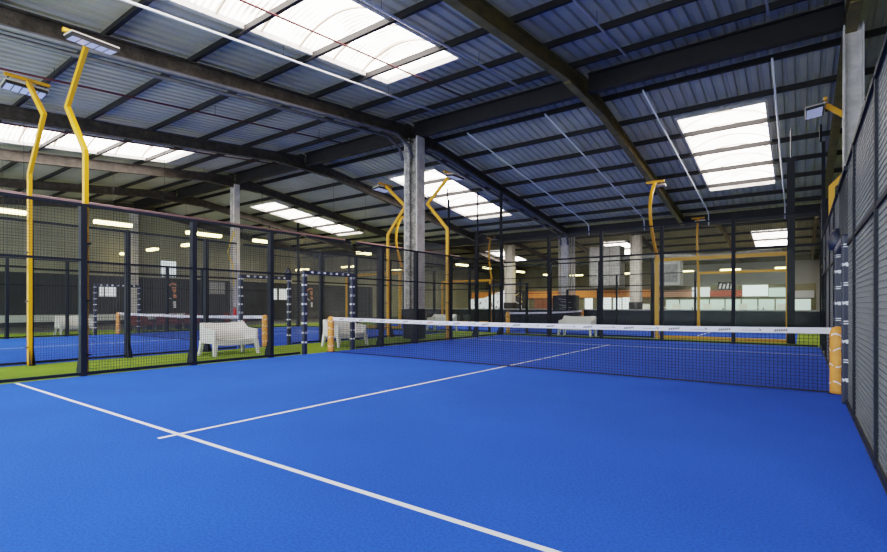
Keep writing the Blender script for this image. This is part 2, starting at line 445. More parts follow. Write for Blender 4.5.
def fpost(t, x, y, h, side, wx=.08, wy=.10, gusset=True):
    mb = MB().box(x-.02, y-wy/2, 0, x+.02, y+wy/2, min(h, 4.0)); x += side*(.022+wx/2)
    mb.box(x-wx/2, y-wy/2, 0, x+wx/2, y+wy/2, h)
    if gusset:                                  # splayed foot on the outer side
        for yy in (y-wy/2+.01, y+wy/2-.01):
            mb.quad((x+side*wx/2, yy, 0), (x+side*(wx/2+.12), yy, 0), (x+side*(wx/2+.12), yy, .10), (x+side*wx/2, yy, .42))
        mb.box(x+side*wx/2, y-wy/2, 0, x+side*(wx/2+.13), y+wy/2, .012)
    return mb.build('post', 'fence_steel', t)
def side_fence(x, ys, side, label, heights=None, glass=(), wirem='fence_wire', ww=.005, sp=.05, wy=.10, postless=()):
    """fence along Y at x; bays between ys; glass = {bay index: (glass height, top)}"""
    t = thing('mesh_fence', label, 'fence', (x, (ys[0]+ys[-1])/2, 0))
    glass = dict(glass); heights = heights or {}
    tops = []
    for k in range(len(ys)-1):
        tops.append(glass[k][1] if k in glass else 3.0)
    for k, y in enumerate(ys):
        if y in postless: continue
        h = max(tops[max(0, k-1)] if k else tops[0], tops[min(k, len(tops)-1)])
        fpost(t, x, y, heights.get(y, h), side, wy=wy)
    for k in range(len(ys)-1):
        a, b = ys[k]+wy/2, ys[k+1]-wy/2; top = tops[k]
        MB().box(x-.02, a, .02, x+.02, b, .07).build('bottom_rail', 'fence_steel', t)
        MB().box(x-.025, a, top-.05, x+.025, b, top).build('top_rail', 'fence_steel', t)
        if k in glass:
            g = glass[k][0]
            MB().box(x-.006, a, .07, x+.006, b, g).build('glass_pane', 'court_glass', t)
            MB().box(x-.02, a, g, x+.02, b, g+.04).build('middle_rail', 'fence_steel', t)
            wire_panel_y(x, a, b, g+.04, top-.05, sp, ww).build('wire_mesh', wirem, t)
        else:
            MB().box(x-.015, a, 1.97, x+.015, b, 2.01).build('middle_rail', 'fence_steel', t)
            wire_panel_y(x, a, b, .07, top-.05, sp, ww).build('wire_mesh', wirem, t)
    return t
fl1 = side_fence(-PX, [-8, -5.95, -3.87, -1.9, -.98], -1, 'dark mesh fence left of the near court, nearer part with the zigzag yellow pole', glass={0: (2.0, 3.0)}, postless=(-.98,))
fl2 = side_fence(-PX, [.98, 2.2, 3.95, 6.05, 7.95, 10.05], -1, 'dark mesh fence left of the near court, farther part ending at the glass wall',
                 heights={10.05: 6.0}, glass={3: (2.0, 3.0), 4: (3.0, 4.0)}, postless=(.98,))
fr1 = side_fence(PX, [-6, -4.1, -2.05, -.98], 1, 'dark mesh fence close on the right of the camera', postless=(-.98,), wirem='fence_wire_lit', wy=.07, ww=.0045)
fr2 = side_fence(PX, [.98, 2.2, 3.9, 5.85, 7.95, 10.05], 1, 'dark mesh fence on the right beyond the net post',
                 heights={10.05: 6.0}, glass={3: (2.0, 3.0), 4: (3.0, 4.0)}, postless=(.98,), wirem='fence_wire_lit', wy=.07, ww=.0045)
# thin rods on top of the tall side posts
MB().tube([(-PX, 7.95, 4.0), (-PX, 7.95, 5.6)], .03).build('rod', 'fence_steel', fl2)
MB().tube([(PX, 10.05, 6.0), (PX, 10.05, 6.5)], .03).build('rod', 'fence_steel', fr2)

def back_wall(y, label):
    t = thing('glass_wall', label, 'glass wall', (0, y, 0))
    xs = [-PX+.02, -3.08, -1.10, .90, 2.94, PX-.02]
    for x in xs[1:-1]:
        MB().box(x-.05, y-.005, 0, x+.05, y+.12, 4.0).build('post', 'fence_steel', t)
    for k in range(5):
        a, b = xs[k]+.05, xs[k+1]-.05
        MB().box(a, y-.006, .06, b, y+.006, 2.98).build('glass_pane', 'court_glass', t)
        MB().box(a, y-.02, 2.98, b, y+.03, 3.04).build('middle_rail', 'fence_steel', t)
        MB().box(a, y-.02, 3.95, b, y+.03, 4.0).build('top_rail', 'fence_steel', t)
        MB().box(a, y-.02, .01, b, y+.02, .06).build('bottom_rail', 'fence_steel', t)
        wire_panel_x(y, a, b, 3.04, 3.95, .05).build('wire_mesh', 'fence_wire', t)
    return t
bw = back_wall(10.05, 'glass back wall of the near court with mesh on top')

# padded entrance frames beside the net
def logo_fish(mb, o, u, v, s):
    """white fish like emblem in the plane (u, v) at o"""
    P = lambda a, b: tuple(Vector(o)+u*(a*s)+v*(b*s))
    mb.quad(P(-.05,.02),P(-.02,.035),P(.03,.035),P(.05,.0),P(.02,-.03),P(-.02,-.03),P(-.03,-.005))
    mb.quad(P(-.05,.02),P(-.03,-.005),P(-.062,-.03),P(-.07,.035))
def logo_bars(mb, o, u, v, s):
    P = lambda a, b: tuple(Vector(o)+u*(a*s)+v*(b*s))
    mb.quad(P(-.06,.012),P(-.045,.03),P(.06,.03),P(.045,.012))
    mb.quad(P(-.06,-.028),P(-.045,-.010),P(.03,-.010),P(.015,-.028))
    mb.quad(P(.03,-.028),P(.05,.005),P(.062,.005),P(.045,-.028))
def entrance_frame(x, label, side):
    t = thing('entrance_frame', label, 'frame', (x, 0, 0))
    H = 2.12; r = .055
    U = Vector((1,0,0)); W = Vector((0,0,1)); V = Vector((0,1,0))
    for y in (-.88, .88):
        p = MB().box(x-r, y-r, 0, x+r, y+r, H).build('padded_post', 'navy_pad', t, bevel=.02)
        lg = MB(); k = 0; z = .3
        while z < H-.05:
            f = logo_fish if k % 2 == 0 else logo_bars
            f(lg, (x, y-r-.003, z), U, W, .75); f(lg, (x, y+r+.003, z), U, W, .75)
            f(lg, (x+r+.003, y, z), V, W, .75); f(lg, (x-r-.003, y, z), V, W, .75)
            z += .24; k += 1
        lg.build('logo', 'logo_white', p)
    p = MB().box(x-r, -.80, H-2*r, x+r, .80, H).build('padded_header', 'navy_pad', t, bevel=.02)
    lg = MB()
    for k in range(7):
        y = -.66+k*.22; f = logo_bars if k % 2 else logo_fish
        f(lg, (x+r+.003, y, H-r), V, W, .8); f(lg, (x-r-.003, y, H-r), V, W, .8)
    lg.build('logo', 'logo_white', p)
    MB().box(x-.03, -.80, 2.94, x+.03, .80, 3.0).build('top_rail', 'fence_steel', t)
    wire_panel_y(x, -.9, .9, H, 2.94).build('wire_mesh', 'fence_wire', t)
    return t
ef1 = entrance_frame(-PX, 'padded navy entrance frame with white logos behind the left net post', -1)
ef2 = entrance_frame(PX, 'padded navy entrance frame with white logos beside the right net post', 1)
tag(MB().lathe([(.02,0),(.10,.02),(.12,.14),(.09,.26),(.03,.34)], (PX-.02, .86, 2.06)).build('cloth_wrap', 'navy_pad', ef2, True))

# ------------------------------------------------------------------ nets
def net(label, plain=False):
    t = thing('padel_net', label, 'net', (0,0,0))
    zt = lambda x: .88+.04*(abs(x)/4.9)**2
    def post(x):
        q = MB().lathe([(.05,0),(.088,.01),(.09,.06),(.09,.80),(.085,.87),(.06,.925),(.02,.94)], (x, 0, 0), 18).build('padded_post', 'orange_pad', t, True)
        b = MB()
        for z in (.16, .40, .62, .82):
            n = 20; i = len(b.v)
            for k in range(n):
                a = 2*math.pi*k/n; dz = .022*math.sin(3*a+z*9)
                h = .014+.012*abs(math.sin(5*a+z*5))
                b.v += [(x+.0925*math.cos(a), .0925*math.sin(a), z+dz-h*.5), (x+.0925*math.cos(a), .0925*math.sin(a), z+dz+h*.5)]
            for k in range(n):
                if (k*7+int(z*10)) % 5 == 0: continue
                a0 = i+2*k; a1 = i+2*((k+1) % n); b.f.append((a0, a1, a1+1, a0+1))
        b.build('lettering', 'pad_print', q)
        MB().box(x-.11, -.06, 0, x+.11, .06, .012).build('foot_plate', 'fence_steel', t)
    post(-5.0); post(5.0)
    m = MB(); n = 200; xa, xb = -4.93, 4.93
    for k in range(n+1):
        x = xa+(xb-xa)*k/n; m.bar((x, 0, .02), (x, 0, zt(x)-.06), .006, .006, caps=False)
    for j in range(18):
        f = j/17
        for k in range(24):
            x0 = xa+(xb-xa)*k/24; x1 = xa+(xb-xa)*(k+1)/24
            m.bar((x0, 0, .02+(zt(x0)-.08)*f), (x1, 0, .02+(zt(x1)-.08)*f), .006, .006, caps=False)
    m.build('netting', 'net_black', t)
    MB().bar((xa, 0, .018), (xb, 0, .018), .012, .022).build('bottom_cord', 'net_black', t)
    tp = MB(); N = 40
    for k in range(N):
        x0 = xa+(xb-xa)*k/N; x1 = xa+(xb-xa)*(k+1)/N
        for y in (-.009, .009):
            tp.quad((x0,y,zt(x0)-.085),(x1,y,zt(x1)-.085),(x1,y,zt(x1)),(x0,y,zt(x0)))
        tp.quad((x0,-.009,zt(x0)),(x1,-.009,zt(x1)),(x1,.009,zt(x1)),(x0,.009,zt(x0)))
    tape = tp.build('top_tape', 'tape_white', t)
    if not plain:
        for nm, mt, first in (('lettering', 'print_grey', 0), ('lettering', 'print_red', 1)):
            g = MB(); W = Vector((0,0,1))
            for s, y in ((1, -.0105), (-1, .0105)):
                U = Vector((s,0,0)); x = -4.6; k = 0
                while x < 4.7:
                    red = (k % 5 == 3 and x < 0)
                    if red == bool(first):
                        o = Vector((x, y, zt(x)-.042)); P = lambda a, b: tuple(o+U*a+W*b)
                        if k % 2 == 0:      # slanted wordmark of short strokes
                            for q in range(6):
                                a = -.075+q*.026
                                g.quad(P(a, -.018+.002*q), P(a+.016, -.016+.002*q), P(a+.026, .010+.002*q), P(a+.010, .010+.002*q))
                            g.quad(P(-.085,-.024), P(.08,-.008), P(.08,-.003), P(-.085,-.017))
                        else:               # thin rule ending in an arrow like mark
                            g.quad(P(-.12,-.010), P(.09,-.010), P(.09,-.005), P(-.12,-.005))
                            g.quad(P(.075,.018), P(.095,.018), P(.125,-.002), P(.10,-.016), P(.09,-.016), P(.105,-.002))
                    x += .345; k += 1
            if g.v: g.build(nm, mt, tape)
    return t
net1 = net('black net with white printed top tape and orange padded posts across the near court')
net2 = dup(net1, (-12.8, 0, 0), 'black net with orange padded posts across the neighbouring left court')
net3 = dup(net1, (-5.55, 16.6, 0), 'small distant net with orange posts on the crosswise court behind the glass', rotz=math.pi/2)

# neighbouring court: copies of the fences
DX = (-12.8, 0, 0)
nr1 = dup(fr2, DX, 'dark mesh fence on the right of the neighbouring court, far half behind the benches')
t = side_fence(PX-12.8, [-10, -8, -6, -4.05, -2, -.98], 1, 'dark mesh fence on the right of the neighbouring court, near half', postless=(-.98,), glass={0: (3.0, 4.0), 1: (2.0, 3.0)})
dup(fl1, DX, 'dark mesh fence along the far left side of the neighbouring court, near half')
dup(fl2, DX, 'dark mesh fence along the far left side of the neighbouring court, far half')
dup(bw, DX, 'glass back wall of the neighbouring court, left of the central column')
dup(ef2, DX, 'padded navy entrance frame of the neighbouring court, behind the white bench')
dup(ef1, DX, 'padded navy entrance frame beyond the neighbouring court, near the left wall')

# crosswise court behind: yellow glass portals, posts and mesh
CX3, Y3A, Y3B = -5.55, 11.6, 21.6
def portal(x0, x1, y, label):
    t = thing('glass_portal', label, 'glass portal', ((x0+x1)/2, y, 0)); w = .13
    for x in (x0, x1): MB().box(x-w/2, y-.05, 0, x+w/2, y+.05, 2.98).build('portal_post', 'yellow', t)
    MB().box(x0+w/2, y-.05, 2.85, x1-w/2, y+.05, 2.98).build('portal_header', 'yellow', t)
    MB().box(x0+w/2, y-.05, 0, x1-w/2, y+.05, .12).build('portal_sill', 'yellow', t)
    MB().box(x0+w/2, y-.006, .12, x1-w/2, y+.006, 2.85).build('glass_pane', 'court_glass', t)
    return t
p1 = portal(.45, 4.29, Y3A, 'big yellow glass portal behind the right part of the glass wall')
dup(p1, (-15.95, 0, 0), 'yellow glass portal beside the big central column')
dup(p1, (0, 10, 0), 'yellow glass portal on the far side of the crosswise court, right end')
dup(p1, (-15.95, 10, 0), 'yellow glass portal on the far side of the crosswise court, left end')
def fence3(y, side, label):
    t = thing('mesh_fence', label, 'fence', (CX3, y, 0))
    xs = [-11.4, -9.5, -7.5, -6.45, -4.65, -3.6, -1.6, .30]
    for x in xs: MB().box(x-.05, y-.04, 0, x+.05, y+.04, 2.2 if x in (-6.45, -4.65) else 3.0).build('post', 'fence_steel', t)
    for k in range(len(xs)-1):
        a, b = xs[k]+.05, xs[k+1]-.05
        MB().box(a, y-.02, 2.95, b, y+.02, 3.0).build('top_rail', 'fence_steel', t)
        if k == 3:
            MB().box(a, y-.04, 2.12, b, y+.04, 2.2).build('entrance_header', 'navy_pad', t); continue
        MB().box(a, y-.015, 1.97, b, y+.015, 2.01).build('middle_rail', 'fence_steel', t)
        MB().box(a, y-.02, .02, b, y+.02, .07).build('bottom_rail', 'fence_steel', t)
        wire_panel_x(y, a, b, .07, 2.95, .10, .005).build('wire_mesh', 'fence_wire', t)
    return t
fence3(Y3A, -1, 'thin mesh fence along the near side of the crosswise court')
fence3(Y3B, 1, 'thin mesh fence along the far side of the crosswise court')
t = thing('corner_post', 'tall dark post at the corner of the crosswise court, right of the yellow portal', 'post', (4.36, 11.4, 0))
MB().box(4.26, 11.32, 0, 4.46, 11.5, 5.95).build('shaft', 'fence_steel', t)
MB().tube([(4.36, 11.41, 5.95), (4.36, 11.41, 6.9)], .02).build('rod', 'pipe_grey', t)

# ------------------------------------------------------------------ light poles
def floodlight(t, x, y, z, d):
    """light on the pole tip; d = side (X) towards the court"""
    MB().box(x-.03, y-.40, z-.03, x+.03, y+.40, z+.03).build('cross_arm', 'yellow', t)
    h = MB().bar((x+d*.02, y, z-.13), (x+d*.34, y, z-.17), .74, .06, up=(0,0,1)).build('lamp_housing', 'pad_black', t)
    MB().bar((x-d*.01, y, z-.085), (x+d*.36, y, z-.13), .76, .02).build('lamp_lid', 'lamp_body', t)
    c = MB()
    for k in range(5):
        a = y-.355+k*.145
        zc = lambda xx: z-.13-.04*(abs(xx-x)-.02)/.32-.033
        xa, xb = x+d*.04, x+d*.32
        c.quad((xa, a, zc(xa)), (xa, a+.125, zc(xa)), (xb, a+.125, zc(xb)), (xb, a, zc(xb)))
    c.build('light_cells', 'led_cells_sky', h)
    for k in (-.33, .33): MB().bar((x, y+k, z), (x+d*.12, y+k, z-.14), .025, .02).build('bracket', 'black', t)

def light_pole(x, y, side, label):
    """zigzag pole; side = direction away from the court it lights"""
    t = thing('light_pole', label, 'light pole', (x, y, 0)); xp = x+side*.0
    pts = [(xp, y, 0), (xp, y, 3.95), (xp+side*.85, y, 4.95), (xp-side*.10, y, 5.85)]
    MB().sweep(pts, .105, .068, (0,1,0)).build('pole', 'yellow', t)
    floodlight(t, xp-side*.12, y, 5.9, -side)
    for z in (.35, 1.3, 2.3): MB().box(min(xp, xp-side*.10)-.04, y-.05, z, max(xp, xp-side*.10)+.04, y+.05, z+.03).build('clamp', 'black', t)
    return t
lp1 = light_pole(-PX-.12, -5.88, -1, 'zigzag yellow light pole on the near left fence')
lp2 = light_pole(-PX-.09, 5.93, -1, 'zigzag yellow light pole just right of the big central column')
lp3 = light_pole(PX+.10, 6.07, 1, 'zigzag yellow light pole above the right mesh fence')
dup(lp3, (-12.82, -12.09, 0), 'zigzag yellow light pole at the left edge on the neighbouring court fence')
dup(lp3, (-12.9, -.29, 0), 'zigzag yellow light pole just left of the big central column')
def curved_pole(x, y, side, label, amp=1.0):
    t = thing('light_pole', label, 'light pole', (x, y, 2.99))
    key = [(0, 2.99), (0, 3.06), (.5*amp, 3.5), (1.0*amp, 4.15), (1.15*amp, 4.7), (.95*amp, 5.2), (.3*amp, 5.75)]
    pts = []
    for k in range(1, len(key)-1):
        for q in range(4):
            u = q/4; pts.append((x, y+side*(key[k][0]*(1-u)+key[k+1][0]*u), key[k][1]*(1-u)+key[k+1][1]*u))
    pts = [(x, y, 2.99)] + pts + [(x, y+side*key[-1][0], key[-1][1])]
    sm = pts[:]                                 # soften the corners
    for _ in range(3):
        for i in range(2, len(sm)-1): sm[i] = tuple((sm[i-1][c]+2*sm[i][c]+sm[i+1][c])/4 for c in range(3))
    MB().sweep(sm, .09, .09, (1,0,0)).build('pole', 'yellow', t)
    yy = y+side*.27*amp
    MB().box(x-.3, yy-.04, 5.74, x+.3, yy+.04, 5.82).build('cross_arm', 'yellow', t)
    MB().box(x-.15, yy-side*.2-.16, 5.64, x+.3, yy-side*.2+.16, 5.70).build('lamp_housing', 'lamp_body', t)
    return t
curved_pole(.45, Y3A, -1, 'thin curved yellow light pole on the corner of the big yellow portal')
curved_pole(-11.4, Y3A-.1, -1, 'thin curved yellow light pole beside the big central column', .5)
curved_pole(.45, Y3B-.1, -1, 'thin curved yellow light pole on the far portal seen through the glass', .35)
curved_pole(-11.5, Y3B-.1, -1, 'thin curved yellow light pole on the far left portal', .35)

# ------------------------------------------------------------------ benches
def bench(label):
    """moulded plastic bench; length along local X, faces local -Y"""
    t = thing('plastic_bench', label, 'bench', (0,0,0), 'white plastic benches')
    L, D = 1.26, .64
    # backrest: curved shell with a dipped top edge
    b = MB(); n = 14
    for k in range(n+1):
        u = k/n*2-1; x = u*(L/2-.05)
        top = .78+.03*abs(u)**2.2; bow = -.07*abs(u)**2.5
        b.v += [(x, .20+bow, .36), (x, .30+bow, top), (x, .345+bow, top-.01), (x, .26+bow, .34)]
    for k in range(n):
        a = 4*k
        for q in range(4): b.f.append((a+q, a+(q+1) % 4, a+4+(q+1) % 4, a+4+q))
    b.f += [(0,1,2,3), (4*n+3,4*n+2,4*n+1,4*n)]
    b.build('backrest', 'bench_white', t, True)
    s = MB(); n = 10
    for k in range(n+1):
        u = k/n*2-1; x = u*(L/2-.06); dip = -.02*(1-u*u)
        s.v += [(x, -.30, .40+dip), (x, .24, .37+dip), (x, .24, .33+dip), (x, -.30, .26+dip)]
    for k in range(n):
        a = 4*k
        for q in range(4): s.f.append((a+q, a+(q+1) % 4, a+4+(q+1) % 4, a+4+q))
    s.f += [(0,1,2,3), (4*n+3,4*n+2,4*n+1,4*n)]
    s.build('seat', 'bench_white', t)
    for sx in (-1, 1):
        xa, xb = sx*(L/2-.07), sx*L/2
        a = MB()
        prof = [(-.33,.30),(-.33,.60),(-.28,.63),(.10,.66),(.27,.80),(.33,.80),(.33,.30)]
        i = len(a.v)
        for y, z in prof: a.v += [(xa, y, z), (xb, y, z)]
        k = len(prof)
        a.f.append(tuple(i+2*q for q in range(k))); a.f.append(tuple(i+2*q+1 for q in reversed(range(k))))
        for q in range(k): a.f.append((i+2*q, i+2*q+1, i+2*((q+1) % k)+1, i+2*((q+1) % k)))
        a.build('armrest', 'bench_white', t, bevel=.015)
        for sy in (-1, 1):
            x0 = sx*(L/2-.05); y0 = sy*.28
            l = MB(); top = [(x0-.055,y0-.055),(x0+.05,y0-.055),(x0+.05,y0+.055),(x0-.055,y0+.055)]
            xe, ye = x0+sx*.05, y0+sy*.06; bot = [(xe-.03,ye-.03),(xe+.03,ye-.03),(xe+.03,ye+.03),(xe-.03,ye+.03)]
            l.v = [(*p, 0.0) for p in bot]+[(*p, .36) for p in top]
            l.f = [(0,3,2,1),(4,5,6,7),(0,1,5,4),(1,2,6,5),(2,3,7,6),(3,0,4,7)]
            l.build('leg', 'bench_white', t)
    return t
b1 = bench('white plastic bench behind the near left fence, left of the orange net post')
b1.location = (-6.55, -2.045, 0); b1.rotation_euler = (0, 0, math.pi/2)
def put_bench(x, y, rz, label):
    d = dup(b1, (0,0,0), label, rotz=rz); d.location = (x, y, 0)
put_bench(-6.15, 1.74, math.pi/2, 'white plastic bench right behind the left orange net post')
put_bench(-2.25, 10.9, 0, 'white plastic bench seen through the back glass wall')
put_bench(-18.7, -1.35, math.pi/2, 'small distant white bench beyond the neighbouring court at far left')
put_bench(-8.6, 10.9, 0, 'pale bench behind the neighbouring court, right of the central column')

# ------------------------------------------------------------------ pipes, conduits, lights
def conduit(x, pts, label):
    t = thing('conduit', label, 'conduit', pts[0])
    MB().tube(pts, .027).build('tube', 'conduit_white', t, True)
    y = pts[0][1]+.4
    while y < 20.6 and y < pts[1][1]:
        MB().tube([(x, y, zs(y)-.30), (x, y, zs(y)+.01)], .008, 5).build('hanger', 'pipe_grey', t); y += 3.9
for x, l in ((-4.75, 'white conduit hung under the near slope beside the big skylight'), (-1.77, 'short white conduit under the near slope left of the olive rafter'),
             (1.14, 'short white conduit under the near slope right of the olive rafter'), (4.05, 'white conduit under the near slope by the right hand column')):
    conduit(x, [(x, -10, zs(-10)-.3), (x, 4.5, zs(4.5)-.3)], l)
for x, l in ((-4.95, 'white conduit under the far slope next to the central column rafter'), (-2.0, 'white conduit under the far slope left of the olive rafter'),
             (.98, 'white conduit under the far slope right of the olive rafter'), (4.03, 'white conduit under the far slope beside the right skylight')):
    conduit(x, [(x, 7.0, zs(7)-.3), (x, 20.6, zs(20.6)-.3), (x, 20.9, zs(20.9)-.45), (x, 20.95, 5.3)], l)
# grey rainwater pipes along the central rafter
for i, dx in enumerate((-.2, .22)):
    mb = MB(); x = -6.61+dx
    mb.tube([(x, -10.2, zs(-10.2)-.66), (x, 4.6, zs(4.6)-.66), (x, 5.3, 7.0), (x, 5.5, 6.6)], .055)
    tag(mb.build('drain_pipe', 'pipe_grey', None, True), ('left' if dx < 0 else 'right')+' grey pipe of the pair under the near rafter of the big column', 'pipe')
    mb = MB(); mb.tube([(x, 6.1, 6.9), (x, 6.5, 7.2), (x, 7.2, zs(7.2)-.66), (x, 21.0, zs(21)-.66), (x, 21.5, 5.2), (x, 21.5, 4.9)], .06)
    tag(mb.build('drain_pipe', 'pipe_grey', None, True), ('left' if dx < 0 else 'right')+' grey pipe of the pair under the far rafter of the big column', 'pipe')
# red sprinkler pipes over the left courts
def sprinkler(x, y0, y1, z0, z1, r, m, label):
    t = thing('sprinkler_pipe', label, 'pipe', (x, y0, z0))
    MB().tube([(x, y0, z0), (x, y1, z1)], r).build('tube', m, t, True)
    y = y0+.6
    while y < y1:
        MB().tube([(x, y, z0+(z1-z0)*(y-y0)/(y1-y0)), (x, y, zs(y)+.01)], .007, 5).build('hanger', 'steel_dark', t); y += 4.4
for x, dz, l in ((-9.5, .30, 'thin red sprinkler pipe under the near slope, right one'), (-13.9, .34, 'thin red sprinkler pipe under the near slope, left one')):
    sprinkler(x, -10, 5.4, zs(-10)-dz, zs(5.4)-dz, .028, 'pipe_red', l)
sprinkler(-13.65, -9.5, 9.5, 4.6, 4.6, .05, 'pipe_red_lit', 'low pinkish pipe hung across above the neighbouring court')
sprinkler(-3.4, -9, 4.6, zs(-9)-.26, zs(4.6)-.26, .022, 'pipe_red', 'thin red pipe crossing under the big near skylight')
sprinkler(-13.65, 10.5, 21, 4.6, 4.6, .05, 'pipe_red_lit', 'low pinkish pipe behind the neighbouring court')

def tube_lamp(p, q, label):
    p = Vector(p); q = Vector(q); c = (p+q)/2
    t = thing('tube_lamp', label, 'lamp', tuple(c), 'hanging fluorescent tube lamps')
    MB().bar(p, q, .22, .13).build('tube', 'tube_light', t)
    MB().bar(p+Vector((0,0,.06)), q+Vector((0,0,.06)), .12, .05).build('housing', 'cladding_white', t)
    top = zs(c.y)-.2
    MB().tube([c+Vector((0,0,.08)), (c.x, c.y, top)], .006, 5).build('hanger', 'steel_dark', t)
NM = 'tube lamp row beyond the neighbouring court, '
for a, b, l in ((-5.0, -3.6, 'first from the left edge'), (-1.35, .05, 'left of the beige wall column'), (2.5, 4.2, 'left of the slim white column'),
                (6.1, 7.2, 'right of the slim white column'), (13.8, 15.0, 'seen above the padded entrance frame'), (19.6, 20.8, 'behind the central column'),
                (25.6, 27.2, 'seen right of the central column'), (30.0, 31.2, 'farther right of the central column'), (36.8, 38.2, 'seen by the corner post of the glass wall'), (43.5, 45.0, 'most distant of the row')):
    tube_lamp((-16.7, a, 4.5), (-16.7, b, 4.5), NM+l)
for x0, x1, y, z, l in ((-29.0, -28.2, 4.9, 4.5, 'short tube lamp by the beige wall column'), (-25.4, -24.3, 4.9, 4.5, 'tube lamp right of the beige wall column'), (-21.6, -20.9, 5.0, 4.5, 'small tube lamp left of the slim white column'),
                        (-28.5, -27, 19, 4.2, 'tube lamp over the left wall boards'), (-26, -24.5, 22, 4.5, 'tube lamp above the left wall doors'), (-24.5, -23.2, 27, 4.5, 'distant tube lamp above the doors'),
                        (-4.6, -3.37, 47, 4.5, 'distant tube lamp left of the far portal post'), (-1.2, .36, 47, 4.5, 'distant tube lamp right of the far portal post'), (2.86, 4.1, 47, 4.5, 'distant tube lamp left of the corner post'),
                        (-15.5, -13.8, 47, 4.5, 'distant tube lamp above the orange band'), (-9.8, -8.2, 47, 4.5, 'distant tube lamp by the ventilation unit')):
    tube_lamp((x0, y, z), (x1, y, z), l)

# ------------------------------------------------------------------ far zone
t = thing('low_barrier', 'long dark low barrier with pale ledge behind the crosswise court', 'barrier', (-6, 23.2, 0))
MB().box(-20.5, 23.15, 0, 7.6, 23.3, .92).build('barrier_panel', 'barrier_navy', t)
MB().box(-20.5, 23.10, .92, 7.6, 23.35, .99).build('ledge', 'ledge_grey', t)

# clubhouse front
t = thing('clubhouse_front', 'clubhouse counter front with long orange band, lit panes and painted reflections', 'clubhouse', (-9, 41, 0))
MB().box(-24, 41, 0, 5.5, 41.2, 2.9).build('wall_panel', 'wall_olive', t)
MB().box(-24, 40.75, 1.95, -5.2, 40.99, 2.62).build('fascia_band', 'orange_band', t)
MB().box(-5.2, 40.75, 1.95, -2.6, 40.99, 2.55).build('fascia_band', 'peach_band', t)
MB().box(-1.3, 40.75, 1.95, .9, 40.99, 2.45).build('fascia_band', 'red_band', t)
MB().box(-2.6, 40.75, 1.95, -1.3, 40.99, 2.75).build('pale_panel', 'white_board', t)
for x0, x1, z0, z1, q in ((.95, 2.6, 1.95, 2.85, 'bright_pane'), (2.65, 3.7, 1.9, 2.6, 'mint_reflection'), (3.75, 5.4, 1.8, 2.35, 'ledge_grey')):
    MB().box(x0, 40.8, z0, x1, 40.99, z1).build('pale_panel', q, t)  # pale panels imitate a hazy white reflection
for k in range(9):
    x = -4.6+k*1.1
    MB().box(x, 40.93, .25, x+1.0, 40.99, 1.7).build('glow_pane', 'mint_reflection', t)  # row of painted greenish glass reflections
for x0, x1, z1 in ((-18.2, -17.4, 1.8), (-11.6, -10.9, 1.9), (-10.5, -9.2, 2.4), (-9.0, -8.3, 1.9), (-8.2, -7.6, 2.4)):
    MB().box(x0, 40.9, .2, x1, 40.99, z1).build('glow_pane', 'bright_pane', t)
for x in (-16.3, -15.35, -14.4): 
    MB().box(x-.45, 40.9, .2, x+.45, 40.99, 1.85).build('wooden_door', 'wood_red', t)
t = thing('sign_board', 'dark sign board with white strokes above the red band', 'sign', (-.2, 40.85, 2.6))
MB().box(-.75, 40.8, 2.5, .35, 40.9, 3.15).build('board', 'black', t)
mb = MB()
for k in range(4): mb.quad((-.68+k*.26, 40.795, 2.58), (-.52+k*.26, 40.795, 2.62), (-.46+k*.26, 40.795, 3.05-.1*(k%2)), (-.6+k*.26, 40.795, 3.0))
mb.build('lettering', 'logo_white', t)
# lounge furniture before the clubhouse
def table(x, y, label):
    t = thing('bistro_table', label, 'table', (x, y, 0), 'white high bistro tables')
    MB().box(x-.45, y-.4, 1.06, x+.45, y+.4, 1.10).build('tabletop', 'bench_white', t)
    MB().tube([(x, y, 0), (x, y, 1.06)], .04).build('leg', 'pipe_grey', t)
    MB().box(x-.25, y-.25, 0, x+.25, y+.25, .03).build('base', 'pipe_grey', t)
    return t
t0 = table(-3.6, 33, 'white high bistro table behind the barrier, left of the far yellow post')
for x, y, l in ((-1.6, 34, 'white high bistro table behind the barrier, just right of the far yellow post'), (.4, 33, 'white high bistro table behind the barrier below the red band'), (2.6, 34.5, 'white high bistro table behind the barrier near the corner post')):
    d = dup(t0, (0,0,0), l); d.location = (x, y, 0)
def chair(x, y, label):
    t = thing('high_chair', label, 'chair', (x, y, 0), 'pale high chairs')
    MB().box(x-.25, y-.25, .74, x+.25, y+.25, .79).build('seat', 'dado_pale', t)
    MB().bar((x, y+.24, .77), (x, y+.32, 1.32), .48, .04, up=(0,1,0)).build('backrest', 'dado_pale', t)
    for sx in (-1, 1):
        for sy in (-1, 1): MB().box(x+sx*.22-.02, y+sy*.22-.02, 0, x+sx*.22+.02, y+sy*.22+.02, .74).build('leg', 'black', t)
    return t
c0 = chair(-4.6, 33.2, 'pale high chair left of the leftmost bistro table')
for x, y, l in ((-2.6, 33.4, 'pale high chair between the two left bistro tables'), (-.6, 33.2, 'pale high chair left of the table below the red band'), (1.5, 33.3, 'pale high chair right of the table below the red band'), (3.6, 34, 'pale high chair nearest the corner post')):
    d = dup(c0, (0,0,0), l); d.location = (x, y, 0)

